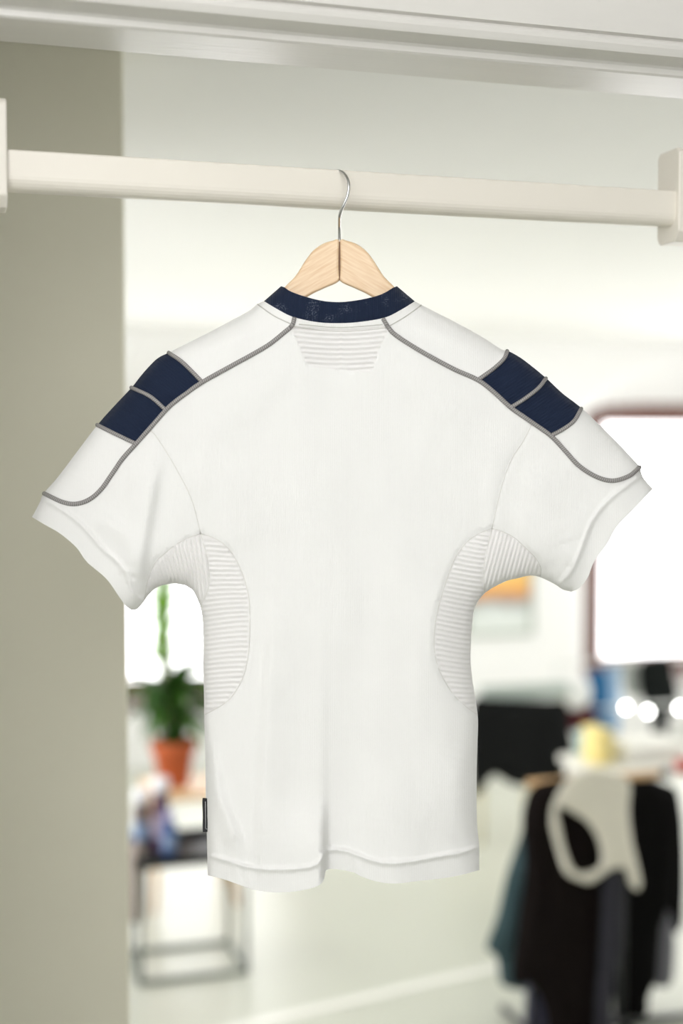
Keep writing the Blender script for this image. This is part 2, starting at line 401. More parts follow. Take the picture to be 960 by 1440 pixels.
# ================================================================== the jersey
NAVY = (30, 40, 61)
def fabric(name, rgb, rib=None, ribs=0.0, lint=0.0, weave=.25):
    m = bpy.data.materials.new(name); m.use_nodes = True; nt = m.node_tree; b = nt.nodes['Principled BSDF']
    b.inputs['Roughness'].default_value = .92; b.inputs['Specular IOR Level'].default_value = .15; b.inputs['Sheen Weight'].default_value = .08
    tc = nt.nodes.new('ShaderNodeTexCoord')
    n = nt.nodes.new('ShaderNodeTexNoise'); n.inputs['Scale'].default_value = 1.3; n.inputs['Detail'].default_value = 5
    nt.links.new(tc.outputs['UV'], n.inputs['Vector'])
    mx = nt.nodes.new('ShaderNodeMix'); mx.data_type = 'RGBA'; c = lin(rgb)
    mx.inputs[6].default_value = (*[v*.965 for v in c], 1); mx.inputs[7].default_value = (*[min(.95, v*1.02) for v in c], 1)
    nt.links.new(n.outputs[0], mx.inputs[0]); out = mx.outputs[2]
    if lint:
        a = nt.nodes.new('ShaderNodeTexNoise'); a.inputs['Scale'].default_value = 4.2; a.inputs['Detail'].default_value = 2
        s = nt.nodes.new('ShaderNodeTexNoise'); s.inputs['Scale'].default_value = 45; s.inputs['Detail'].default_value = 4
        nt.links.new(tc.outputs['UV'], a.inputs['Vector']); nt.links.new(tc.outputs['UV'], s.inputs['Vector'])
        r1 = nt.nodes.new('ShaderNodeMapRange'); r1.inputs[1].default_value = .52; r1.inputs[2].default_value = .66
        r2 = nt.nodes.new('ShaderNodeMapRange'); r2.inputs[1].default_value = .5; r2.inputs[2].default_value = .75
        nt.links.new(a.outputs[0], r1.inputs[0]); nt.links.new(s.outputs[0], r2.inputs[0])
        mu = nt.nodes.new('ShaderNodeMath'); mu.operation = 'MULTIPLY'; nt.links.new(r1.outputs[0], mu.inputs[0]); nt.links.new(r2.outputs[0], mu.inputs[1])
        m2 = nt.nodes.new('ShaderNodeMath'); m2.operation = 'MULTIPLY'; m2.inputs[1].default_value = lint; nt.links.new(mu.outputs[0], m2.inputs[0])
        mx2 = nt.nodes.new('ShaderNodeMix'); mx2.data_type = 'RGBA'; mx2.inputs[7].default_value = (*lin((150, 158, 175)), 1)
        nt.links.new(m2.outputs[0], mx2.inputs[0]); nt.links.new(out, mx2.inputs[6]); out = mx2.outputs[2]
    nt.links.new(out, b.inputs['Base Color'])
    w = nt.nodes.new('ShaderNodeTexNoise'); w.inputs['Scale'].default_value = 60; w.inputs['Detail'].default_value = 2
    mp = nt.nodes.new('ShaderNodeMapping'); mp.inputs['Scale'].default_value = (1, .45, 1)
    nt.links.new(tc.outputs['UV'], mp.inputs[0]); nt.links.new(mp.outputs[0], w.inputs['Vector'])
    bp = nt.nodes.new('ShaderNodeBump'); bp.inputs['Strength'].default_value = weave; bp.inputs['Distance'].default_value = .0006
    nt.links.new(w.outputs[0], bp.inputs['Height']); nv = bp.outputs[0]
    if rib:                                     # fine knitted ribs
        wv = nt.nodes.new('ShaderNodeTexWave'); wv.wave_type = 'BANDS'; wv.bands_direction = rib[0]; wv.inputs['Scale'].default_value = rib[1]
        wv.inputs['Distortion'].default_value = .4
        mr = nt.nodes.new('ShaderNodeMapping'); mr.inputs['Rotation'].default_value = (0, 0, math.radians(rib[2] if len(rib) > 2 else 0))
        nt.links.new(tc.outputs['UV'], mr.inputs[0]); nt.links.new(mr.outputs[0], wv.inputs['Vector'])
        b2 = nt.nodes.new('ShaderNodeBump'); b2.inputs['Strength'].default_value = ribs; b2.inputs['Distance'].default_value = .0008
        nt.links.new(wv.outputs[0], b2.inputs['Height']); nt.links.new(nv, b2.inputs['Normal']); nv = b2.outputs[0]
    nt.links.new(nv, b.inputs['Normal'])
    return m
WHITE = (241, 241, 239)
M_jersey = fabric('white_cotton_jersey', WHITE, ('X', 10.0), .10)
M_rib = fabric('white_ribbed_knit', (239, 238, 236))
M_collar = fabric('navy_rib_knit', NAVY, ('X', 11.0), .5, lint=.55)
M_patchL = fabric('navy_twill_left', NAVY, ('Y', 8.0, 38), .5)
M_patchR = fabric('navy_twill_right', NAVY, ('Y', 8.0, -35), .5)
def piping_mat():
    m = bpy.data.materials.new('grey_twisted_piping'); m.use_nodes = True; nt = m.node_tree; b = nt.nodes['Principled BSDF']
    tc = nt.nodes.new('ShaderNodeTexCoord'); mp = nt.nodes.new('ShaderNodeMapping'); mp.inputs['Scale'].default_value = (1, 420, 1)
    sx = nt.nodes.new('ShaderNodeSeparateXYZ'); ad = nt.nodes.new('ShaderNodeMath'); fr_ = nt.nodes.new('ShaderNodeMath'); fr_.operation = 'FRACT'
    nt.links.new(tc.outputs['UV'], mp.inputs[0]); nt.links.new(mp.outputs[0], sx.inputs[0])
    nt.links.new(sx.outputs[0], ad.inputs[0]); nt.links.new(sx.outputs[1], ad.inputs[1]); nt.links.new(ad.outputs[0], fr_.inputs[0])
    r = nt.nodes.new('ShaderNodeValToRGB'); e = r.color_ramp.elements
    e[0].color = (*lin((112, 110, 109)), 1); e[1].color = (*lin((160, 157, 155)), 1); e[0].position = .15; e[1].position = .5
    nt.links.new(fr_.outputs[0], r.inputs[0]); nt.links.new(r.outputs[0], b.inputs['Base Color']); b.inputs['Roughness'].default_value = .6
    return m
M_pipe = piping_mat()

Lsh = [(371, 423.5), (362, 427.5), (350, 437.5), (325, 451), (300, 464.5), (270, 479.5), (238, 495.5), (222, 503.5), (208, 517), (196, 531), (185, 545), (160, 571.5), (137, 597.5), (110, 633), (80, 672.5), (61, 694), (57, 704), (51, 716), (45, 727)]
Lce = [(45, 727), (64, 738.5), (84, 750), (107, 769.5), (122.5, 790.5), (149.5, 814), (168.7, 841), (178, 853), (185, 858)]
Lun = [(185, 858), (193, 856.5), (201.5, 847), (208, 837.5), (215.5, 829.5), (225, 824), (235, 821.5), (247.5, 820.7), (260, 823), (270.5, 829.5), (278, 844), (283.4, 861), (285.7, 892), (285.7, 937), (286.5, 968), (287.2, 1017), (288.5, 1060), (289, 1100), (290, 1150), (291.4, 1202), (292, 1231)]
Hem = [(292, 1231), (314, 1236.4), (335.6, 1244), (357.5, 1251.5), (384, 1255), (412, 1254), (436, 1249.5), (450, 1244), (455.5, 1236), (458, 1224), (463, 1222), (478, 1223), (497, 1227), (509, 1233), (531, 1240), (556, 1242.5), (587.5, 1239), (625, 1234.7), (650, 1230), (673.4, 1223.7)]
Run = [(673.4, 1223.7), (673.4, 1189), (670.5, 1155), (670, 1099), (671, 1050), (671.7, 1009.6), (666.5, 972), (662, 939), (661.5, 911.7), (664, 876), (668.5, 851), (682, 833.5), (701, 822), (713, 816.5), (730, 812.7), (744.6, 809.3), (759, 811.7), (779.7, 821.5), (791, 829), (803, 832)]
Rce = [(803, 832), (814, 827), (826, 812), (835.5, 789), (853, 765.6), (862.5, 748), (872, 735), (895, 711.7), (917.6, 687.4)]
Rsh = [(917.6, 687.4), (903.5, 671), (899, 656.5), (891, 647), (860.6, 615), (818, 574.5), (791, 553.5), (768, 532), (745, 513), (729.5, 501.7), (714, 493.5), (706, 492), (675.6, 472.8), (637, 451.6), (614, 440), (592, 428.5), (583, 423.7)]
Ctop = [(395, 402.5), (400, 404), (406, 408.5), (418, 413.5), (434, 418.5), (448, 422), (462.5, 424.2), (482, 424.6), (507.5, 421.3), (530, 416), (543, 410.5), (552.5, 404.5), (558, 402.5)]
Cbot = [(371, 423.5), (392, 436), (413, 446), (446, 453), (476.5, 454.5), (507.5, 452.5), (541, 446.5), (563, 436), (583, 423.7)]
ST = 4.5
def C(p, step=ST, closed=False): return crom(p, step, closed)
cLsh, cLce, cLun, cHem, cRun, cRce, cRsh, cCt, cCb = [C(p) for p in (Lsh, Lce, Lun, Hem, Run, Rce, Rsh, Ctop, Cbot)]
outline = np.concatenate([cCt, cRsh[::-1][:-1], cRce[::-1][:-1], cRun[::-1][:-1], cHem[::-1][:-1], cLun[::-1][:-1], cLce[::-1][:-1], cLsh[::-1]])
PL = [(414, 446.3), (410.5, 457.6), (400, 467), (378, 484.5), (350, 501), (330.6, 511.5), (284, 537.5), (261, 553.7), (247, 564), (234, 575.5), (215, 597), (192, 623), (172.6, 644.5), (157, 667), (142, 688), (126, 702), (107, 708.5), (88, 706), (62, 694)]
PR = [(538.4, 448), (547, 462), (558, 472.5), (591, 493.5), (637, 518.5), (672, 534.4), (695, 552), (718, 573), (745, 592), (774, 612.6), (795, 634.6), (814, 655), (837.5, 670), (860.6, 676), (883.7, 669.5), (899, 657)]
XLs = [[(237, 496), (257, 510), (284, 537)], [(184.5, 545), (211, 557.5), (233, 576.5)], [(136.5, 597.5), (161, 609.6), (191, 624)]]
XRs = [[(713, 493.5), (708, 505), (693, 519), (672, 534)], [(767.5, 532), (756.5, 546), (737, 561), (718, 573)], [(817, 574.5), (806.6, 592), (791, 603.8), (774.5, 612.5)]]
cPL, cPR = C(PL), C(PR)
cXL, cXR = [C(p) for p in XLs], [C(p) for p in XRs]
SL = [(208, 604), (219, 613), (246, 656), (269, 702), (282, 750)]
SR = [(748, 596), (735, 621), (718, 648), (704.5, 686.6), (691.5, 743)]
SPL = [(282, 750), (301, 756.6), (317, 767), (330.6, 785), (341.5, 809), (349.6, 839), (351, 872), (349.6, 915), (344, 945), (333, 969), (317, 988), (288, 1005)]
SPR = [(691.5, 743), (678, 748), (663, 756.5), (651, 768), (640, 784.6), (632, 803), (625, 824), (617.5, 849), (612, 876), (610, 903), (612, 924), (618.5, 945), (630, 966), (642.5, 982.5), (659, 997), (670, 1004.5)]
INL = [(282, 750), (288.6, 774), (293.5, 801), (292.5, 828), (281.5, 853)]
INR = [(691.5, 743), (686, 768), (681, 793), (680, 811.7), (681.5, 833.5)]
GL = [(282, 750), (263, 757), (246.7, 766), (233, 777), (219, 790), (210, 809), (205, 828), (203.5, 843.5)]
GR = [(691.5, 743), (705, 747), (721.7, 755.4), (736, 768), (751, 782.5), (758, 793), (760.5, 803), (759, 811.2)]
VENT = [(409, 459), (425, 458), (452, 461), (478, 462), (505, 461.5), (532, 460), (547, 461), (535, 488), (522, 521.5), (500, 522), (470, 519), (434, 513), (420, 487)]
CUL = [(58.5, 701), (72, 708), (86, 716.5), (109, 733), (127, 751.7), (143, 771), (164, 789), (177.5, 806.7), (185, 826), (192, 839), (203, 845)]
CUR = [(902, 668), (876, 686.6), (849, 709.7), (830, 736.7), (818, 767.5), (806, 797), (795, 812), (783, 823)]
HS = [(291.4, 1202.5), (314, 1209), (335.6, 1215.6), (357.5, 1221), (384, 1223), (412, 1222), (436, 1219), (449, 1212), (455.5, 1201), (459, 1196), (478, 1195.6), (494, 1199), (512, 1206.5), (534, 1213), (556, 1214), (587, 1210), (619, 1204), (650, 1198.5), (673.4, 1190)]
cSL, cSR, cSPL, cSPR, cINL, cINR, cGL, cGR, cCUL, cCUR, cHS = [C(p) for p in (SL, SR, SPL, SPR, INL, INR, GL, GR, CUL, CUR, HS)]
cV = C(VENT, ST, True)
def A(*pts): return np.array(pts, float)
cat_ = lambda *a: np.concatenate([np.atleast_2d(np.array(x, float)) for x in a])
P_above_L = cat_(cPL, A((30, 680), (30, 300), (414, 300)))
P_above_R = cat_(cPR, A((940, 630), (940, 300), (538, 300)))
def near(c, p): return int(np.argmin(np.hypot(*(c-np.array(p)).T)))
def patch_poly(pipe, c1, c2):
    i, j = near(pipe, c1[-1]), near(pipe, c2[-1]); seg = pipe[i:j+1]
    o1 = c1[0]+(c1[0]-c1[-1])*.6; o2 = c2[0]+(c2[0]-c2[-1])*.6
    return cat_(o1, c1, seg, c2[::-1], o2)
P_patch = [patch_poly(cPL, cXL[0], cXL[1]), patch_poly(cPL, cXL[1], cXL[2]), patch_poly(cPR, cXR[0], cXR[1]), patch_poly(cPR, cXR[1], cXR[2])]
P_collar = cat_(cCt, A((583, 423.7)), cCb[::-1])
P_cufL = cat_(A((48, 692)), cCUL, A((205, 900), (0, 900), (0, 690)))
P_cufR = cat_(A((915, 657)), cCUR, A((775, 900), (960, 900), (960, 640)))
P_hem = cat_(A((270, 1196)), cHS, A((700, 1185), (700, 1300), (270, 1300)))
P_spL = cat_(cSPL, A((270, 1010), (270, 860)), cINL[::-1])
P_spR = cat_(cSPR, A((690, 1010), (690, 840)), cINR[::-1])
P_gL = cat_(cGL, A((200, 850), (240, 880), (279, 862)), cINL[::-1])
P_gR = cat_(cGR, A((757, 840), (700, 860)), cINR[::-1])
P_slL = cat_(cSL, cINL, A((281, 900), (0, 900), (0, 590), (200, 590)))
P_slR = cat_(cSR, cINR, A((684, 900), (960, 900), (960, 590), (752, 590)))

FOLDS = [  # polyline, height in mm, width to either side in px
    ([(226, 625), (213, 690), (203, 745), (197, 790), (192, 828)], 7.5, 26, 9),
    ([(300, 620), (322, 700), (335, 780)], 3.0, 30, 40),
    ([(390, 780), (386, 860), (378, 1000), (371, 1100), (366, 1200)], 6.5, 9, 36),
    ([(478, 700), (470, 900), (462, 1060), (455, 1200)], 3.0, 60, 30),
    ([(296, 1020), (305, 1105), (322, 1155), (337, 1195)], 7.0, 16, 8),
    ([(293, 1150), (300, 1195)], 3.0, 8, 8),
    ([(560, 620), (556, 800), (540, 1000), (530, 1190)], 3.5, 36, 45),
    ([(616, 700), (603, 850), (596, 960), (610, 1090), (620, 1190)], 4.0, 26, 36),
    ([(655, 1040), (640, 1100), (652, 1180)], 3.0, 20, 20),
    ([(745, 640), (762, 700), (790, 770)], 4.0, 22, 30),
    ([(715, 690), (740, 740), (768, 800)], 4.0, 14, 20),
    ([(838, 690), (818, 740), (800, 800)], 2.5, 18, 14),
    ([(410, 480), (380, 540), (330, 600)], 2.5, 30, 22),
    ([(548, 485), (590, 540), (640, 590)], 2.5, 22, 30),
    ([(255, 505), (310, 485), (365, 462)], 2.2, 9, 12),
    ([(690, 500), (640, 478), (590, 456)], 2.0, 9, 12),
    ([(90, 690), (120, 640), (150, 610)], 2.0, 12, 12),
    ([(330, 1217), (338, 1244)], 2.2, 5, 4), ([(344, 1221), (349, 1248)], 2.2, 4, 5), ([(486, 1199), (487, 1224)], 1.8, 6, 5),
    ([(497, 1205), (505, 1231)], 2.4, 5, 5), ([(560, 1216), (567, 1241)], 1.8, 9, 7), ([(640, 1204), (655, 1229)], 1.8, 10, 8),
    ([(440, 470), (428, 600), (424, 740)], 2.0, 26, 40), ([(300, 560), (285, 640), (278, 700)], 2.5, 22, 16), ([(672, 590), (690, 660), (694, 715)], 2.2, 16, 22),
    ([(120, 740), (150, 735), (180, 760), (188, 800)], 3.0, 14, 12),
]
RIDGE = [(cCUL, 3.4, 3.4), (cCUR, 3.2, 3.6), (cHS, 4.2, 3.4)]
SIDE = [cLsh, cLun, cRun, cRsh, A((371, 423.5), (395, 402.5)), A((583, 423.7), (558, 402.5))]
cfolds = [(C(p, 12), a, s1, s2) for p, a, s1, s2 in FOLDS]
def smooth(x, a, b): t = np.clip((x-a)/(b-a), 0, 1); return t*t*(3-2*t)
def rib_phase(p):
    x, y = p[:, 0], p[:, 1]
    k = np.interp(y, [750, 800, 870, 1000], [.22, .02, -.12, -.03]); a = (y-k*(x-300)-.0012*(x-318)**2)/6.9
    k2 = np.interp(y, [745, 800, 900, 1000], [.30, .20, .16, .04]); b = (y-k2*(x-650)+.0012*(x-645)**2)/6.9
    c = (x-np.interp(x, [200, 290], [.38, .12])*(y-800))/5.6
    d = (x+.27*(y-790))/6.0
    e = (y-.0011*(x-478)**2*-1)/6.9
    return a, b, c, d, e
def height(p, back=True):
    dE = np.min([pdist(p, l) for l in SIDE], axis=0)
    u = np.clip(dE/62.0, 0, 1); h = .030*np.sqrt(np.clip(1-(1-u)**2, 0, 1))
    if not back: return -h
    for ln, a, s1, s2 in cfolds:
        d, s = pdist(p, ln, True)
        ex = np.exp(-(d/np.where(s > 0, s1, s2))**2); L = len(ln)
        if L > 6:                                   # long folds rise and fade along their length
            q = np.argmin(np.hypot(p[:, None, 0]-ln[None, :, 0], p[:, None, 1]-ln[None, :, 1]), axis=1)/(L-1)
            ex = ex*smooth(q, -.05, .45)*(1-.6*smooth(q, .85, 1.0))
        h += a*.0013*ex*np.clip(dE/14, 0, 1)
    x, y = p[:, 0], p[:, 1]
    # the hem's left half swings towards the viewer and ends in a turned fold
    h += .020*(.5-.5*np.tanh((x-456.5)/2.6))*np.exp(-(np.clip(456-x, 0, 1e9)/85)**2)*smooth(y, 1110, 1200)
    h += .005*(.5-.5*np.tanh((x-458)/6))*np.exp(-(np.clip(456-x, 0, 1e9)/60)**2)*smooth(y, 760, 1100)
    h += .014*np.exp(-((x-556)/55)**2)*smooth(y, 1020, 1200)
    nz = np.array([noise.noise((a/55, b/170, 3.1))*.0016+noise.noise((a/22+7, b/60, 9.1))*.0006+noise.noise((a/14, b/16, 5.5))*.00022 for a, b in p])
    h += nz*np.clip(dE/10, 0, 1)
    for ln, a, s in RIDGE:
        d = pdist(p, ln); h += a*.001*np.exp(-(d/s)**2)*np.clip(dE/4+.3, 0, 1)
    ph = rib_phase(p)
    for poly, f in ((P_spL, ph[0]), (P_spR, ph[1]), (P_gL, ph[2]), (P_gR, ph[3]), (cV, ph[4])):
        m = inpoly(p, poly); h[m] += (.0017*np.cos(2*np.pi*f[m])-.0010)*(1.3 if poly is cV else 1)
    m = inpoly(p, P_collar); h[m] += .0016
    for ln in (cSL, cSR, cSPL, cSPR, cINL, cINR, cGL, cGR):
        h -= .0016*np.exp(-(pdist(p, ln)/1.5)**2)
    return h

# sample points: loose grid, ribbed panels row by row, bands beside the ridges
pts = []
for y in np.arange(404, 1256, 4.6):
    for x in np.arange(46, 918, 4.6): pts.append((x+random.uniform(-.8, .8), y+random.uniform(-.8, .8)))
pts = np.array(pts); pts = pts[inpoly(pts, outline)]
ribpolys = (P_spL, P_spR, P_gL, P_gR, cV)
keep = np.ones(len(pts), bool)
for q in ribpolys: keep &= ~inpoly(pts, q)
for ln, *_ in RIDGE: keep &= pdist(pts, ln) > 9
alllines = [cPL, cPR, cSL, cSR, cSPL, cSPR, cINL, cINR, cGL, cGR, cCUL, cCUR, cHS, cCb]+cXL+cXR
for ln in alllines+[outline]: keep &= pdist(pts, ln) > 1.6
pts = [pts[keep]]
for qi, poly in enumerate(ribpolys):
    lo, hi = poly.min(0)-25, poly.max(0)+25                # samples sit on crest, flank and trough of each rib
    ax = 0 if qi in (2, 3) else 1; per = (6.9, 6.9, 5.6, 6.0, 6.9)[qi]
    us = np.arange(lo[1-ax], hi[1-ax], 5.0); vs = np.arange(np.floor(lo[ax]/per)*per, hi[ax], per/4)
    uu, tt = np.meshgrid(us, vs); g = np.empty((uu.size, 2)); g[:, 1-ax] = uu.ravel(); g[:, ax] = tt.ravel(); want = tt.ravel()/per
    for _ in range(6): g[:, ax] += (want-rib_phase(g)[qi])*per
    g = g[inpoly(g, poly) & inpoly(g, outline)]
    k = np.ones(len(g), bool)
    for ln in alllines+[outline]: k &= pdist(g, ln) > 1.2
    pts.append(g[k])
for ln, _, s in RIDGE:
    t = np.gradient(ln, axis=0); t /= np.linalg.norm(t, axis=1)[:, None]; nn = np.stack([-t[:, 1], t[:, 0]], 1)
    for o in (-7.5, -5, -3, -1.5, 1.5, 3, 5, 7.5):
        g = ln+nn*o; k = inpoly(g, outline) & (pdist(g, outline) > 1.5)
        for l2 in alllines: k &= pdist(g, l2) > 1.2
        pts.append(g[k])
pts = np.concatenate(pts)
V2, T2 = cdt([outline], alllines+[np.vstack([cV, cV[:1]])], pts, .02)
H2 = height(V2)
P3 = np.array([tuple(S(x, y, h)) for (x, y), h in zip(V2, H2)])
# make every triangle face the viewer, then smooth normals over panel borders
e1 = V2[T2[:, 1]]-V2[T2[:, 0]]; e2 = V2[T2[:, 2]]-V2[T2[:, 0]]
flip = (e1[:, 0]*e2[:, 1]-e1[:, 1]*e2[:, 0]) > 0
T2[flip] = T2[flip][:, ::-1]
fn = np.cross(P3[T2[:, 1]]-P3[T2[:, 0]], P3[T2[:, 2]]-P3[T2[:, 0]])
if (fn.sum(0) @ np.array(NH)) > 0: T2 = T2[:, ::-1]; fn = -fn
VN = np.zeros_like(P3)
for k in range(3): np.add.at(VN, T2[:, k], fn)
VN /= np.linalg.norm(VN, axis=1)[:, None]+1e-12

jersey = empty('football_jersey', S(480, 1225))
tag(jersey, 'white short-sleeved football jersey with navy collar and shoulder patches, seen from behind', 'shirt')
cen = V2[T2].mean(1)
done = np.zeros(len(T2), bool)
def panel(name, mask, m, label=None, double=False):
    global done
    mask = mask & ~done; done = done | mask
    if not mask.any(): return None
    tr = T2[mask]; ids, inv = np.unique(tr, return_inverse=True); tr = inv.reshape(-1, 3)
    me = bpy.data.meshes.new(name); me.from_pydata(P3[ids].tolist(), [], tr.tolist())
    uv = me.uv_layers.new(name='UVMap'); co = V2[ids]/100.0
    li = np.empty(len(me.loops), int); me.loops.foreach_get('vertex_index', li)
    uv.data.foreach_set('uv', (co[li]*np.array([1, -1])).ravel())
    me.shade_smooth(); me.normals_split_custom_set_from_vertices(VN[ids].tolist())
    o = link(name, me, m, jersey)
    if label: o['label'] = label
    return o
ab_L, ab_R = inpoly(cen, P_above_L), inpoly(cen, P_above_R)
ab = (ab_L | ab_R) & ~inpoly(cen, P_cufL) & ~inpoly(cen, P_cufR)
panel('collar', inpoly(cen, P_collar), M_collar, 'navy ribbed collar')
for i, q in enumerate(P_patch): panel('shoulder_patch', inpoly(cen, q) & ab, M_patchL if i < 2 else M_patchR, 'navy shoulder patch')
panel('shoulder_panel', ab & ab_L & (cen[:, 0] > 215), M_jersey); panel('shoulder_panel', ab & ab_R & (cen[:, 0] < 740), M_jersey)
panel('upper_sleeve_panel', ab & ab_L, M_jersey); panel('upper_sleeve_panel', ab & ab_R, M_jersey)
panel('cuff', inpoly(cen, P_cufL) & (cen[:, 0] < 215), M_jersey); panel('cuff', inpoly(cen, P_cufR) & (cen[:, 0] > 770), M_jersey)
panel('hem_band', inpoly(cen, P_hem), M_jersey)
panel('side_panel', inpoly(cen, P_spL), M_rib, 'white horizontally ribbed side panel'); panel('side_panel', inpoly(cen, P_spR), M_rib, 'white horizontally ribbed side panel')
panel('underarm_gusset', inpoly(cen, P_gL), M_rib, 'white ribbed underarm gusset'); panel('underarm_gusset', inpoly(cen, P_gR), M_rib, 'white ribbed underarm gusset')
panel('neck_vent', inpoly(cen, cV), M_rib, 'white ribbed panel below the collar')
panel('sleeve', inpoly(cen, P_slL), M_jersey); panel('sleeve', inpoly(cen, P_slR), M_jersey)
panel('back_panel', np.ones(len(T2), bool), M_jersey)
# front side of the jersey, hidden from here
Fn = [(371, 423.5), (382, 440), (402, 478), (435, 515), (478, 528), (520, 515), (552, 478), (572, 440), (583, 423.7)]
cFn = C(Fn, 8)
fhem = [(x, y-9) for x, y in Hem]
fo = np.concatenate([C(Lsh, 9)[:-1], C([(x+2, y-3) for x, y in Lce], 9)[:-1], C(Lun, 9)[:-3], C(fhem, 12), C(Run, 9)[2:-1], C([(x-2, y-3) for x, y in Rce], 9)[:-1], C(Rsh, 9)[:-1], cFn[::-1][:-1]])
gp = np.array([(x, y) for y in np.arange(410, 1240, 11) for x in np.arange(50, 915, 11)], float)
gp = gp[inpoly(gp, fo)]; gp = gp[pdist(gp, fo) > 4]
fv, ft_ = cdt([fo], [], gp, .02)
fh = height(fv, False)
fz = np.array([noise.noise((a/45, b/150, 13.1))*.004 for a, b in fv])
fpan = pydata('front_panel', [S(x, y, min(h+n, -.0) if h < -.004 else h) for (x, y), h, n in zip(fv, fh, fz)], [tuple(t) for t in ft_], M_jersey, jersey, True)
cFk = cFn[5:-5]; fc = np.concatenate([cFk, np.array([(x+(478-x)*.12, y-18) for x, y in cFk])[::-1]])
cv_, ct_ = cdt([fc], [], np.zeros((0, 2)), .02)
pydata('front_collar', [S(x, y, -h*1.0) for (x, y), h in zip(cv_, -height(cv_, False)+.001)], [tuple(t) for t in ct_], M_collar, jersey, True)
# piping
def surf(c, lift):
    hh = height(c)+lift
    return [S(x, y, h) for (x, y), h in zip(c, hh)]
for c in [cPL, cPR]: tube('piping', surf(C(PL if c is cPL else PR, 3), .0012), .0026, M_pipe, jersey, 8)
for p in XLs+XRs: tube('piping', surf(C(p, 3), .0012), .0024, M_pipe, jersey, 8)
# stitched seams of the shoulder bands and the vent's top edge
M_thread = mat('pale_stitching', (205, 204, 199), .9)
for p in ([(362, 428), (385, 444), (410, 456)], [(592, 429), (570, 445), (546, 459)], [(413, 459), (478, 466.5), (544, 461.5)], [(420, 456), (478, 460.5), (538, 456.5)]):
    tube('stitching', surf(C(p, 4), .0002), .0007, M_thread, jersey, 6)
M_seam = mat('seam_thread', (226, 225, 220), .9)
for c in (SL, SR, SPL, SPR, INL, INR, GL, GR): tube('seam', surf(C(c, 4), .0007), .0004, M_seam, jersey, 5)
# woven label in the side seam
lab = slab('side_label', [(284.8, 1122), (291.5, 1122.5), (291.5, 1170), (285.3, 1170), (285, 1146)], .0012, mat('black_woven_label', (24, 24, 28), .7), jersey, bev=0, h0=.004)
lab['label'] = 'small black woven label in the side seam'
for p in ([(288.6, 1127), (289, 1165)], [(288.8, 1165.5), (291.5, 1166)]):
    v = [S(x, y, .0052) for x, y in p]; tube('label_print', v, .00025, mat('white_print', (225, 225, 225), .7), lab, 5)

# ================================================================== things in the room behind
def garment(name, loops_px, Y, thick, m, label, cat='garment', parent=None, folds=None, grid=9.0, rnd=16.0, seed=0.0, fold_amp=.010, group=None, vertical=True):
    """cloth outline traced on the plane at depth Y; both faces are rounded and creased, so it has a body"""
    lp = [crom(l, grid*.8, True) for l in loops_px]
    lo, hi = lp[0].min(0), lp[0].max(0)
    g = np.array([(x, y) for y in np.arange(lo[1], hi[1], grid) for x in np.arange(lo[0], hi[0], grid)], float)
    k = np.zeros(len(g), bool)
    for l in lp: k ^= inpoly(g, l)
    g = g[k]
    for l in lp: g = g[pdist(g, np.vstack([l, l[:1]])) > grid*.45]
    v, t = cdt(lp, [], g, .02)
    d = np.min([pdist(v, np.vstack([l, l[:1]])) for l in lp], axis=0)
    u = np.clip(d/rnd, 0, 1); h = thick*np.sqrt(np.clip(1-(1-u)**2, 0, 1))
    nz = np.array([noise.noise((a/18+seed, b/120, seed)) + .5*noise.noise((a/9+seed, b/70, seed+4)) for a, b in v])*fold_amp*u
    n = len(v); P = [None]*(2*n)
    edge = d < 1e-6
    for i in range(n):
        P[i] = onY(v[i, 0], v[i, 1], Y) + Vector((0, -(h[i]+nz[i]), 0))
        P[n+i] = onY(v[i, 0], v[i, 1], Y) + Vector((0, h[i]-nz[i]*.5, 0))
    fs = [tuple(q) for q in t]+[tuple(int(i)+n for i in q[::-1]) for q in t]
    bm = bmesh.new(); bv = [bm.verts.new(p) for p in P]
    for q in fs: bm.faces.new([bv[i] for i in q])
    bmesh.ops.remove_doubles(bm, verts=bm.verts, dist=1e-5)
    o = from_bm(name, bm, m, parent, True)
    if not parent: tag(o, label, cat, group)
    elif label: o['label'] = label
    return o
def cloth(name, rgb, var=.08): return mat(name, rgb, .95, var=var, vscale=14, bump=.3, bscale=120, spec=.1)

# ---- black side table
T0, T1, TY0, TY1, TH = .615, .985, 4.36, 4.66, .42
tb = empty('side_table', ((T0+T1)/2, (TY0+TY1)/2, 0)); tag(tb, 'small side table with black tray top and thin grey metal frame', 'table')
M_tubef = mat('dark_grey_frame_metal', (118, 124, 116), .45)
r = .008
for x in (T0+r, T1-r):
    for y in (TY0+r, TY1-r): box('leg', (x-r, y-r, 0), (x+r, y+r, TH-.035), M_tubef, tb, .002)
for y in (TY0+r, TY1-r): box('base_bar', (T0+2*r, y-r, 0), (T1-2*r, y+r, 2*r), M_tubef, tb, .002)
for x in (T0+r, T1-r): box('base_bar', (x-r, TY0+2*r, 0), (x+r, TY1-2*r, 2*r), M_tubef, tb, .002)
bm = bmesh.new(); add_box(bm, (T0-.005, TY0-.005, TH-.035), (T1+.005, TY1+.005, TH-.02), .002)
for lo, hi in (((T0-.005, TY0-.005), (T1+.005, TY0+.004)), ((T0-.005, TY1-.004), (T1+.005, TY1+.005)), ((T0-.005, TY0+.004), (T0+.004, TY1-.004)), ((T1-.004, TY0+.004), (T1+.005, TY1-.004))):
    add_box(bm, (lo[0], lo[1], TH-.02), (hi[0], hi[1], TH+.004), .001)
from_bm('tray_top', bm, M_black, tb)
TS = TH-.02
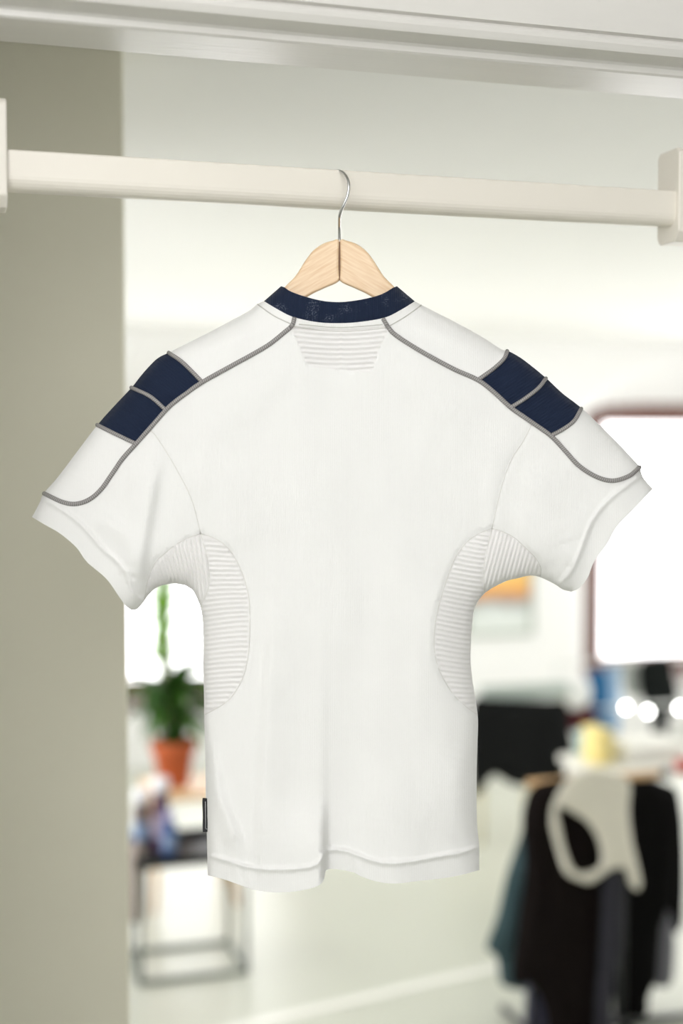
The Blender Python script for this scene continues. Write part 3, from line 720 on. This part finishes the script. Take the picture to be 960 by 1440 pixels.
def bottle(px, Y, rad, hgt, m, mc, label, cap=.25, shoulder=.5, name='bottle'):
    x = onY(px, 1180, Y).x; e = empty(name, (x, Y, TS)); tag(e, label, 'bottle', 'bottles on the side table')
    hb = hgt*(1-cap)
    lathe('body', [(0, 0), (rad*.94, 0), (rad, .006), (rad, hb*.78), (rad*.93, hb*.88), (rad*shoulder, hb*.97), (rad*shoulder*.9, hb), (0, hb)], (x, Y, TS), m, e, 24)
    rc = rad*shoulder*1.15
    lathe('cap', [(0, hb), (rc, hb), (rc, hgt*.99-.004), (rc*.9, hgt), (0, hgt)], (x, Y, TS), mc, e, 20)
    lathe('label_band', [(rad+.0006, hb*.25), (rad+.0006, hb*.62)], (x, Y, TS), mat(name+'_band_'+m.name, (150, 140, 160) if 'plum' in m.name else (120, 140, 170), .6), e, 24)
M_capw = mat('white_plastic', (232, 232, 236), .4)
bottle(226, 4.50, .028, .25, mat('plum_plastic', (70, 42, 72), .35), M_capw, 'tall plum bottle with a wide white cap on the side table', .18, .92)
bottle(238, 4.43, .025, .155, mat('blue_plastic', (36, 70, 124), .35), mat('pale_violet_plastic', (170, 165, 200), .4), 'short blue bottle on the side table', .2, .55)
bottle(199, 4.52, .030, .21, mat('taupe_plastic', (104, 92, 90), .45), M_capw, 'taupe bottle with white cap beside the plum bottle', .2, .8)
# cloth over the table's end
garment('dust_cloth', [[(181, 1190), (196, 1186), (204, 1212), (207, 1262), (203, 1296), (192, 1298), (180, 1290), (178, 1240)]], 4.40, .008, cloth('grey_rose_cloth', (176, 164, 156)), 'grey cloth hanging over the edge of the side table', 'cloth', seed=3, rnd=8, fold_amp=.004, grid=5)

# ---- stool with the potted plant
SH = .45
pc = onZ(244, 1104, SH)
st = empty('wooden_stool', (pc.x+.06, pc.y, 0)); tag(st, 'light wooden stool carrying the terracotta plant pot', 'stool')
M_oak = mat('light_birch_wood', (226, 190, 146), .45, var=.1, vscale=6, stretch=(1, 1, .2))
box('seat', (pc.x-.11, pc.y-.15, SH-.03), (pc.x+.23, pc.y+.15, SH), M_oak, st, .006)
for sx in (-1, 1):
    for sy in (-1, 1):
        x, y = pc.x+.06+sx*.13, pc.y+sy*.11
        tube('leg', [(x+sx*.03, y+sy*.03, 0), (x+sx*.015, y+sy*.015, .2), (x, y, SH-.03)], [.012, .015, .017], M_oak, st, 10)
    tube('stretcher', [(pc.x+.06+sx*.145, pc.y-.12, .17), (pc.x+.06+sx*.145, pc.y+.12, .17)], .009, M_oak, st, 8)
tube('stretcher', [(pc.x-.09, pc.y, .17), (pc.x+.21, pc.y, .17)], .008, M_oak, st, 8)
pl = empty('potted_plant', (pc.x, pc.y, SH)); tag(pl, 'tall green houseplant in a tapered terracotta pot on the stool', 'plant')
k = (onY(275, 1075, pc.y).x-onY(212, 1075, pc.y).x)/2
ph_ = onY(244, 1040, pc.y).z-SH
lathe('pot', [(0, 0), (k*.62, 0), (k*.66, .004), (k*.90, ph_*.74), (k*1.0, ph_*.75), (k*1.04, ph_), (k*.95, ph_), (k*.90, ph_*.9), (0, ph_*.9)], (pc.x, pc.y, SH), mat('terracotta', (186, 92, 48), .8, var=.1, vscale=10, bump=.15, bscale=60), pl, 32)
lathe('soil', [(0, ph_*.93), (k*.6, ph_*.935), (k*.92, ph_*.91)], (pc.x, pc.y, SH), mat('dark_soil', (60, 44, 34), .95, bump=.6, bscale=150), pl, 20)
ztop = onY(230, 730, pc.y).z
cx = onY(229, 880, pc.y).x
zs = SH+ph_*.9
tube('trunk', [(pc.x-.005, pc.y, zs), (cx+.01, pc.y, zs+.2), (cx, pc.y, (zs+ztop)/2), (cx+.004, pc.y-.006, ztop)], [.026, .026, .025, .02], mat('grey_green_cane', (128, 136, 104), .8, var=.2, vscale=30, stretch=(1, 1, .3), bump=.3), pl, 12)
M_leaf = [mat('leaf_deep_green', (52, 92, 36), .4, var=.25, vscale=12), mat('leaf_mid_green', (78, 124, 44), .4, var=.2, vscale=12), mat('leaf_fresh_green', (130, 186, 40), .4, var=.15, vscale=12)]
def leaf_mesh(L, W, droop, mi):
    n = 7; v, f = [], []
    for i in range(n+1):
        t = i/n; wd = W*math.sin(math.pi*min(1, .12+.88*t)**.8)*(1-t**4)
        an = droop*t; x = L*(math.sin(an)/droop if droop else t); z = -L*(1-math.cos(an))/droop if droop else 0
        v += [(x, -wd, z+wd*.35), (x, 0, z), (x, wd, z+wd*.35)]
    for i in range(n):
        a = i*3; f += [(a, a+1, a+4, a+3), (a+1, a+2, a+5, a+4)]
    me = bpy.data.meshes.new('leaf'); me.from_pydata(v, [], f); me.shade_smooth(); me.materials.append(M_leaf[mi]); return me
LM = [leaf_mesh(.26, .022, 1.3, 0), leaf_mesh(.24, .024, 1.0, 1), leaf_mesh(.17, .036, .7, 2), leaf_mesh(.15, .036, .5, 2), leaf_mesh(.30, .014, .9, 0)]
M_leaf[2].node_tree.nodes['Principled BSDF'].inputs['Base Color'].default_value = (*lin((130, 186, 40)), 1)
for m_ in M_leaf:                                    # thin leaves let light through
    nt = m_.node_tree; tl = nt.nodes.new('ShaderNodeBsdfTranslucent'); mx = nt.nodes.new('ShaderNodeMixShader'); mx.inputs[0].default_value = .4
    b_l = nt.nodes['Principled BSDF']
    nt.links.new(b_l.inputs['Base Color'].links[0].from_socket, tl.inputs['Color'])
    nt.links.new(b_l.outputs[0], mx.inputs[1]); nt.links.new(tl.outputs[0], mx.inputs[2]); nt.links.new(mx.outputs[0], nt.nodes['Material Output'].inputs[0])
def leaf(base, az, el, mi, sc=1.0):
    o = bpy.data.objects.new('leaf', LM[mi]); COL.objects.link(o); o.parent = pl
    mw = Matrix.Translation(base) @ Matrix.Rotation(az, 4, 'Z') @ Matrix.Rotation(-el, 4, 'Y') @ Matrix.Scale(sc, 4)
    o.matrix_parent_inverse = Matrix(); o.matrix_local = Matrix.Translation(-pl.location) @ mw
zc = onY(230, 985, pc.y).z
for i in range(70):                                  # bushy whorl above the pot
    az = i*2.399+random.uniform(-.2, .2); el = random.uniform(-.25, 1.0)
    leaf((pc.x+random.uniform(-.03, .04), pc.y+random.uniform(-.03, .03), zc+random.uniform(-.1, .10)), az, el, random.choice((0, 0, 1, 1)), random.uniform(.9, 1.3))
for i in range(16):                                  # stems from the soil
    az = i*2.399; leaf((pc.x+.03*math.cos(az), pc.y+.03*math.sin(az), zs), az, random.uniform(1.15, 1.45), 4, random.uniform(.7, 1.0))
for i in range(64):                                  # fresh shoots along the cane
    az = i*2.399; z = zc+.12+.50*i/64; leaf((cx, pc.y, z), az, random.uniform(.65, 1.25), 2 if i % 2 else 3, random.uniform(.6, .95))

# ---- framed picture on the far wall
p0, p1 = onY(652, 770, YF), onY(748, 892, YF)
pf = empty('framed_picture', ((p0.x+p1.x)/2, YF-.01, p1.z)); tag(pf, 'pale framed picture with an orange top on the far wall', 'picture')
fwid = .022; Mfr = mat('pale_grey_frame', (176, 184, 174), .5)
for lo, hi in (((p0.x, p1.z), (p1.x, p1.z+fwid)), ((p0.x, p0.z-fwid), (p1.x, p0.z)), ((p0.x, p1.z+fwid), (p0.x+fwid, p0.z-fwid)), ((p1.x-fwid, p1.z+fwid), (p1.x, p0.z-fwid))):
    box('frame', (lo[0], YF-.025, lo[1]), (hi[0], YF-.001, hi[1]), Mfr, pf, .003)
def art():
    m = bpy.data.materials.new('abstract_print'); m.use_nodes = True; nt = m.node_tree; b = nt.nodes['Principled BSDF']
    tc = nt.nodes.new('ShaderNodeTexCoord'); sx = nt.nodes.new('ShaderNodeSeparateXYZ'); n = nt.nodes.new('ShaderNodeTexNoise'); n.inputs['Scale'].default_value = 5
    nt.links.new(tc.outputs['Generated'], sx.inputs[0]); nt.links.new(tc.outputs['Generated'], n.inputs['Vector'])
    ma = nt.nodes.new('ShaderNodeMath'); ma.operation = 'MULTIPLY_ADD'; ma.inputs[1].default_value = .25
    nt.links.new(n.outputs[0], ma.inputs[0]); nt.links.new(sx.outputs[2], ma.inputs[2])
    r = nt.nodes.new('ShaderNodeValToRGB'); cr = r.color_ramp; cr.elements[0].position = 0; cr.elements[0].color = (*lin((232, 236, 230)), 1)
    cr.elements[1].position = 1.0; cr.elements[1].color = (*lin((236, 170, 70)), 1)
    for ps, c in ((.38, (214, 220, 216)), (.5, (150, 150, 146)), (.62, (224, 150, 84)), (.8, (244, 206, 120))):
        e = cr.elements.new(ps); e.color = (*lin(c), 1)
    nt.links.new(ma.outputs[0], r.inputs[0]); nt.links.new(r.outputs[0], b.inputs['Base Color']); b.inputs['Roughness'].default_value = .5
    return m
box('print', (p0.x+fwid, YF-.012, p1.z+fwid), (p1.x-fwid, YF-.004, p0.z-fwid), art(), pf)

# ---- chair with a black garment over its back
CYB = 5.5
a_, b_ = onY(676, 966, CYB), onY(800, 966, CYB)
ch = empty('wooden_chair', ((a_.x+b_.x)/2, CYB, 0)); tag(ch, 'cream wooden chair under a draped black garment', 'chair')
M_cream = mat('cream_painted_wood', (216, 210, 184), .5, var=.04)
ct = a_.z
for x in (a_.x+.02, b_.x-.02):
    tube('leg', [(x, CYB+.04, 0), (x, CYB+.01, .45), (x, CYB+.02, ct-.02)], [.014, .018, .015], M_cream, ch, 10)
    tube('leg', [(x, CYB+.42, 0), (x, CYB+.38, .43)], [.013, .018], M_cream, ch, 10)
    tube('stretcher', [(x, CYB+.03, .2), (x, CYB+.40, .2)], .009, M_cream, ch, 8)
box('seat', (a_.x, CYB+.02, .43), (b_.x, CYB+.42, .46), M_cream, ch, .008)
box('back_rail', (a_.x, CYB-.004, ct-.07), (b_.x, CYB+.028, ct), mat('grey_green_paint', (176, 188, 180), .5), ch, .008)
box('back_rail', (a_.x+.03, CYB-.0, ct-.22), (b_.x-.03, CYB+.022, ct-.16), M_cream, ch, .006)
garment('black_coat', [[(664, 986), (690, 982), (735, 984), (772, 985), (797, 988), (803, 1030), (808, 1076), (790, 1092), (765, 1100), (735, 1106), (712, 1100), (694, 1090), (676, 1112), (664, 1118), (660, 1050)]],
        CYB-.035, .028, cloth('black_wool', (24, 25, 25)), 'plain black garment draped over the back of the cream chair', seed=1.3)

# ---- low airer with washing in front of the right window
RY = 6.15
rz = onY(870, 930, RY).z; ra, rb = onY(782, 930, RY).x, onY(985, 930, RY).x
ar = empty('clothes_airer', ((ra+rb)/2, RY, 0)); tag(ar, 'low white clothes airer below the brown window', 'airer')
M_airer = mat('white_coated_wire', (226, 228, 224), .4)
for x in (ra, rb):
    tube('leg', [(x, RY-.25, 0), (x, RY+.02, rz)], .009, M_airer, ar, 8); tube('leg', [(x, RY+.25, 0), (x, RY-.02, rz-.02)], .009, M_airer, ar, 8)
for k, (yy, zz) in enumerate(((RY, rz), (RY-.07, rz-.22), (RY-.12, rz-.40))): tube('rail', [(ra, yy, zz), (rb, yy, zz)], .008, M_airer, ar, 8)
G = 'washing on the clothes airer'
def wash(px, Y, m, lb, sd, th=.016, nm='garment'): return garment(nm, [px], Y, th, m, lb, seed=sd, rnd=10, grid=6, fold_amp=.006, group=G)
wash([(792, 962), (812, 954), (828, 960), (830, 982), (818, 996), (798, 996), (790, 982)], RY-.16, cloth('white_cotton', (226, 228, 226)), 'small white garment at the end of the airer', 2.1)
wash([(796, 990), (815, 984), (832, 990), (836, 1022), (826, 1034), (806, 1030), (797, 1012)], RY-.10, cloth('burgundy_cotton', (74, 28, 34)), 'burgundy garment on the airer', 3.2)
wash([(826, 950), (842, 942), (853, 948), (856, 985), (854, 1018), (838, 1020), (827, 1000), (823, 975)], RY-.06, cloth('teal_blue_cotton', (38, 92, 134)), 'teal blue garment on the airer', 4.4)
wash([(850, 944), (868, 936), (872, 970), (871, 1028), (862, 1034), (853, 1020), (851, 980)], RY-.04, cloth('pale_blue_denim', (146, 172, 198)), 'pale blue garment on the airer', 5.1)
wash([(872, 934), (906, 931), (909, 960), (896, 980), (878, 974)], RY+.03, cloth('pale_grey_cotton', (190, 194, 188)), 'pale grey cloth on the airer', 6.7)
wash([(900, 930), (938, 924), (948, 948), (955, 985), (946, 1004), (939, 1014), (938, 1050), (926, 1058), (914, 1048), (916, 1010), (906, 992), (898, 968)], RY-.05, cloth('charcoal_cotton', (22, 25, 24)), 'charcoal trousers narrowing to one leg on the airer', 7.9)
M_glint = bpy.data.materials.new('lit_bulb'); M_glint.use_nodes = True  # added glow imitating small bright highlights among the washing, not lamps
_b = M_glint.node_tree.nodes['Principled BSDF']; _b.inputs['Emission Color'].default_value = (1, 1, .98, 1); _b.inputs['Emission Strength'].default_value = 28
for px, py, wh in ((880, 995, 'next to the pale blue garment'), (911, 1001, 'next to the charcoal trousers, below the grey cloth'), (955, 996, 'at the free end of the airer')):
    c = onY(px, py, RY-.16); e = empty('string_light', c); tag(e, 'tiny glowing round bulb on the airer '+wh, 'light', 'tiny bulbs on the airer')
    lathe('bulb', [(0, -.010), (.006, -.008), (.010, 0), (.007, .007), (.004, .010)], c, M_glint, e, 12)
    top = Vector((c.x, RY-.07, rz-.22)) if c.z < rz-.22 else Vector((c.x, RY, rz))
    tube('cord', [c+Vector((0, 0, .009)), c+Vector((0, .01, .03)), Vector((c.x, top.y, top.z-.006))], .0012, M_airer, e, 5)

# ---- white table with folded cloth
WT = .56
q0, q1 = onZ(842, 1088, WT), onZ(990, 1060, WT)
wt = empty('white_table', ((q0.x+q1.x)/2, q0.y+.3, 0)); tag(wt, 'low white table behind the black clothes', 'table')
M_wt = mat('white_laminate', (232, 231, 222), .4)
tx0, tx1, ty0, ty1 = q0.x, q0.x+1.1, q0.y-.02, q0.y+.34
box('table_top', (tx0, ty0, WT-.03), (tx1, ty1, WT), M_wt, wt, .004)
for x in (tx0+.04, tx1-.04):
    for y in (ty0+.04, ty1-.04): box('leg', (x-.02, y-.02, 0), (x+.02, y+.02, WT-.03), M_wt, wt, .003)
def folded(px, py, sx, sy, layers, m, lb, nm='folded_cloth'):
    c = onZ(px, py, WT); e = empty(nm, (c.x, c.y+sy/2, WT)); tag(e, lb, 'folded cloth', 'folded cloth on the white table')
    z = WT
    for i in range(layers):
        dx = random.uniform(-.008, .008); box('fold', (c.x-sx/2+dx, c.y, z), (c.x+sx/2+dx, c.y+sy, z+.022), m, e, .009, 3); z += .022
folded(852, 1076, .065, .14, 6, cloth('yellow_cotton', (240, 224, 156)), 'yellow folded cloth on the white table')
folded(834, 1064, .055, .10, 4, cloth('pale_teal_cotton', (168, 196, 192)), 'pale teal folded cloth beside the yellow one')
folded(925, 1072, .26, .22, 3, cloth('white_linen', (238, 238, 232)), 'white folded linen beside the yellow cloth')
folded(975, 1086, .12, .05, 2, cloth('red_cotton', (196, 92, 88)), 'red folded cloth on the white table')

# ---- near stand with dark clothes
NY = 3.62
nz = onY(850, 1094, NY).z; n0, n1 = onY(742, 1094, NY).x, onY(927, 1094, NY).x
ns = empty('clothes_stand', ((n0+n1)/2, NY, 0)); tag(ns, 'low clothes stand with wooden rail and grey knob under dark clothes', 'clothes stand')
tube('rail', [(n0, NY, nz), (n1, NY, nz)], .013, mat('honey_wood', (206, 168, 120), .45, var=.1), ns, 12)
e = lathe('knob', [(0, -.02), (.011, -.017), (.019, 0), (.011, .017), (0, .02)], (n1+.02, NY, nz), mat('brushed_grey_metal', (120, 126, 130), .3, .9), ns, 16)
for x in (n0+.02, n1-.12):
    tube('upright', [(x, NY, .02), (x, NY, nz-.012)], .010, M_black, ns, 10)
    tube('foot', [(x, NY-.22, .012), (x, NY+.22, .012)], .011, M_black, ns, 10)
tube('foot', [(n0+.02, NY, .012), (n1+.22, NY, .012)], .010, M_black, ns, 10)
K = 'clothes on the low stand'
M_dark = cloth('brown_black_knit', (22, 17, 16)); M_blk = cloth('black_cotton', (15, 14, 14))
garment('teal_jacket', [[(742, 1150), (728, 1185), (712, 1230), (698, 1290), (684, 1332), (698, 1346), (704, 1382), (722, 1390), (745, 1385), (765, 1300), (762, 1200)]], NY+.16, .03, cloth('slate_teal_denim', (70, 90, 94)), 'slate teal jacket edge poking out behind the dark clothes', seed=8.1, group=K)
garment('lavender_trousers', [[(748, 1120), (770, 1112), (774, 1330), (780, 1445), (788, 1500), (745, 1500), (737, 1440), (744, 1300)]], NY+.07, .02, cloth('grey_lavender_cotton', (92, 92, 112)), 'grey lavender trouser leg below the dark clothes', seed=9.1, group=K)
garment('long_dark_coat', [[(746, 1110), (770, 1098), (820, 1092), (868, 1098), (876, 1130), (868, 1250), (852, 1330), (842, 1440), (838, 1500), (775, 1500), (768, 1430), (748, 1385), (720, 1380), (728, 1300), (738, 1220), (734, 1150)]], NY-.012, .035, M_dark, 'long brown-black coat under the pale racerback top', seed=10.4, group=K, fold_amp=.014)
garment('black_shirt', [[(850, 1104), (900, 1095), (940, 1104), (955, 1122), (962, 1200), (960, 1290), (950, 1312), (940, 1280), (930, 1300), (924, 1375), (912, 1400), (908, 1500), (868, 1500), (862, 1400), (862, 1300), (852, 1200)]], NY+.085, .035, M_blk, 'black shirt with long sleeve beside the pale racerback top', seed=11.7, group=K, fold_amp=.014)
garment('grey_trousers', [[(848, 1104), (872, 1104), (874, 1200), (876, 1310), (862, 1400), (858, 1470), (846, 1500), (836, 1440), (842, 1340), (848, 1220)]], NY-.078, .012, mat('mottled_grey_lavender', (40, 40, 48), .95, var=.5, vscale=60), 'mottled dark grey trouser leg between the black clothes', seed=12.2, group=K, rnd=9)
garment('grey_sleeve_top', [[(902, 1106), (930, 1104), (944, 1200), (949, 1310), (945, 1380), (930, 1388), (914, 1370), (906, 1240)]], NY+.15, .012, cloth('mid_grey_cotton', (112, 112, 118)), 'grey garment strip behind the black sleeve', seed=13.2, group=K, rnd=8)
top_out = [(786, 1112), (800, 1094), (826, 1082), (852, 1084), (878, 1092), (886, 1106), (884, 1140), (888, 1180), (896, 1215), (901, 1243), (896, 1252), (886, 1244), (878, 1222), (862, 1222), (846, 1232), (830, 1242), (812, 1238), (794, 1226), (782, 1192), (774, 1160), (776, 1134)]
top_hole = [(785, 1136), (804, 1142), (824, 1155), (838, 1175), (845, 1200), (842, 1218), (826, 1226), (808, 1224), (797, 1202), (789, 1170)]
garment('racerback_top', [top_out, top_hole], NY-.104, .009, cloth('pale_stone_jersey', (228, 224, 210)), 'pale stone racerback top hung over the dark clothes', seed=14.3, group=K, rnd=9, grid=6, fold_amp=.004)
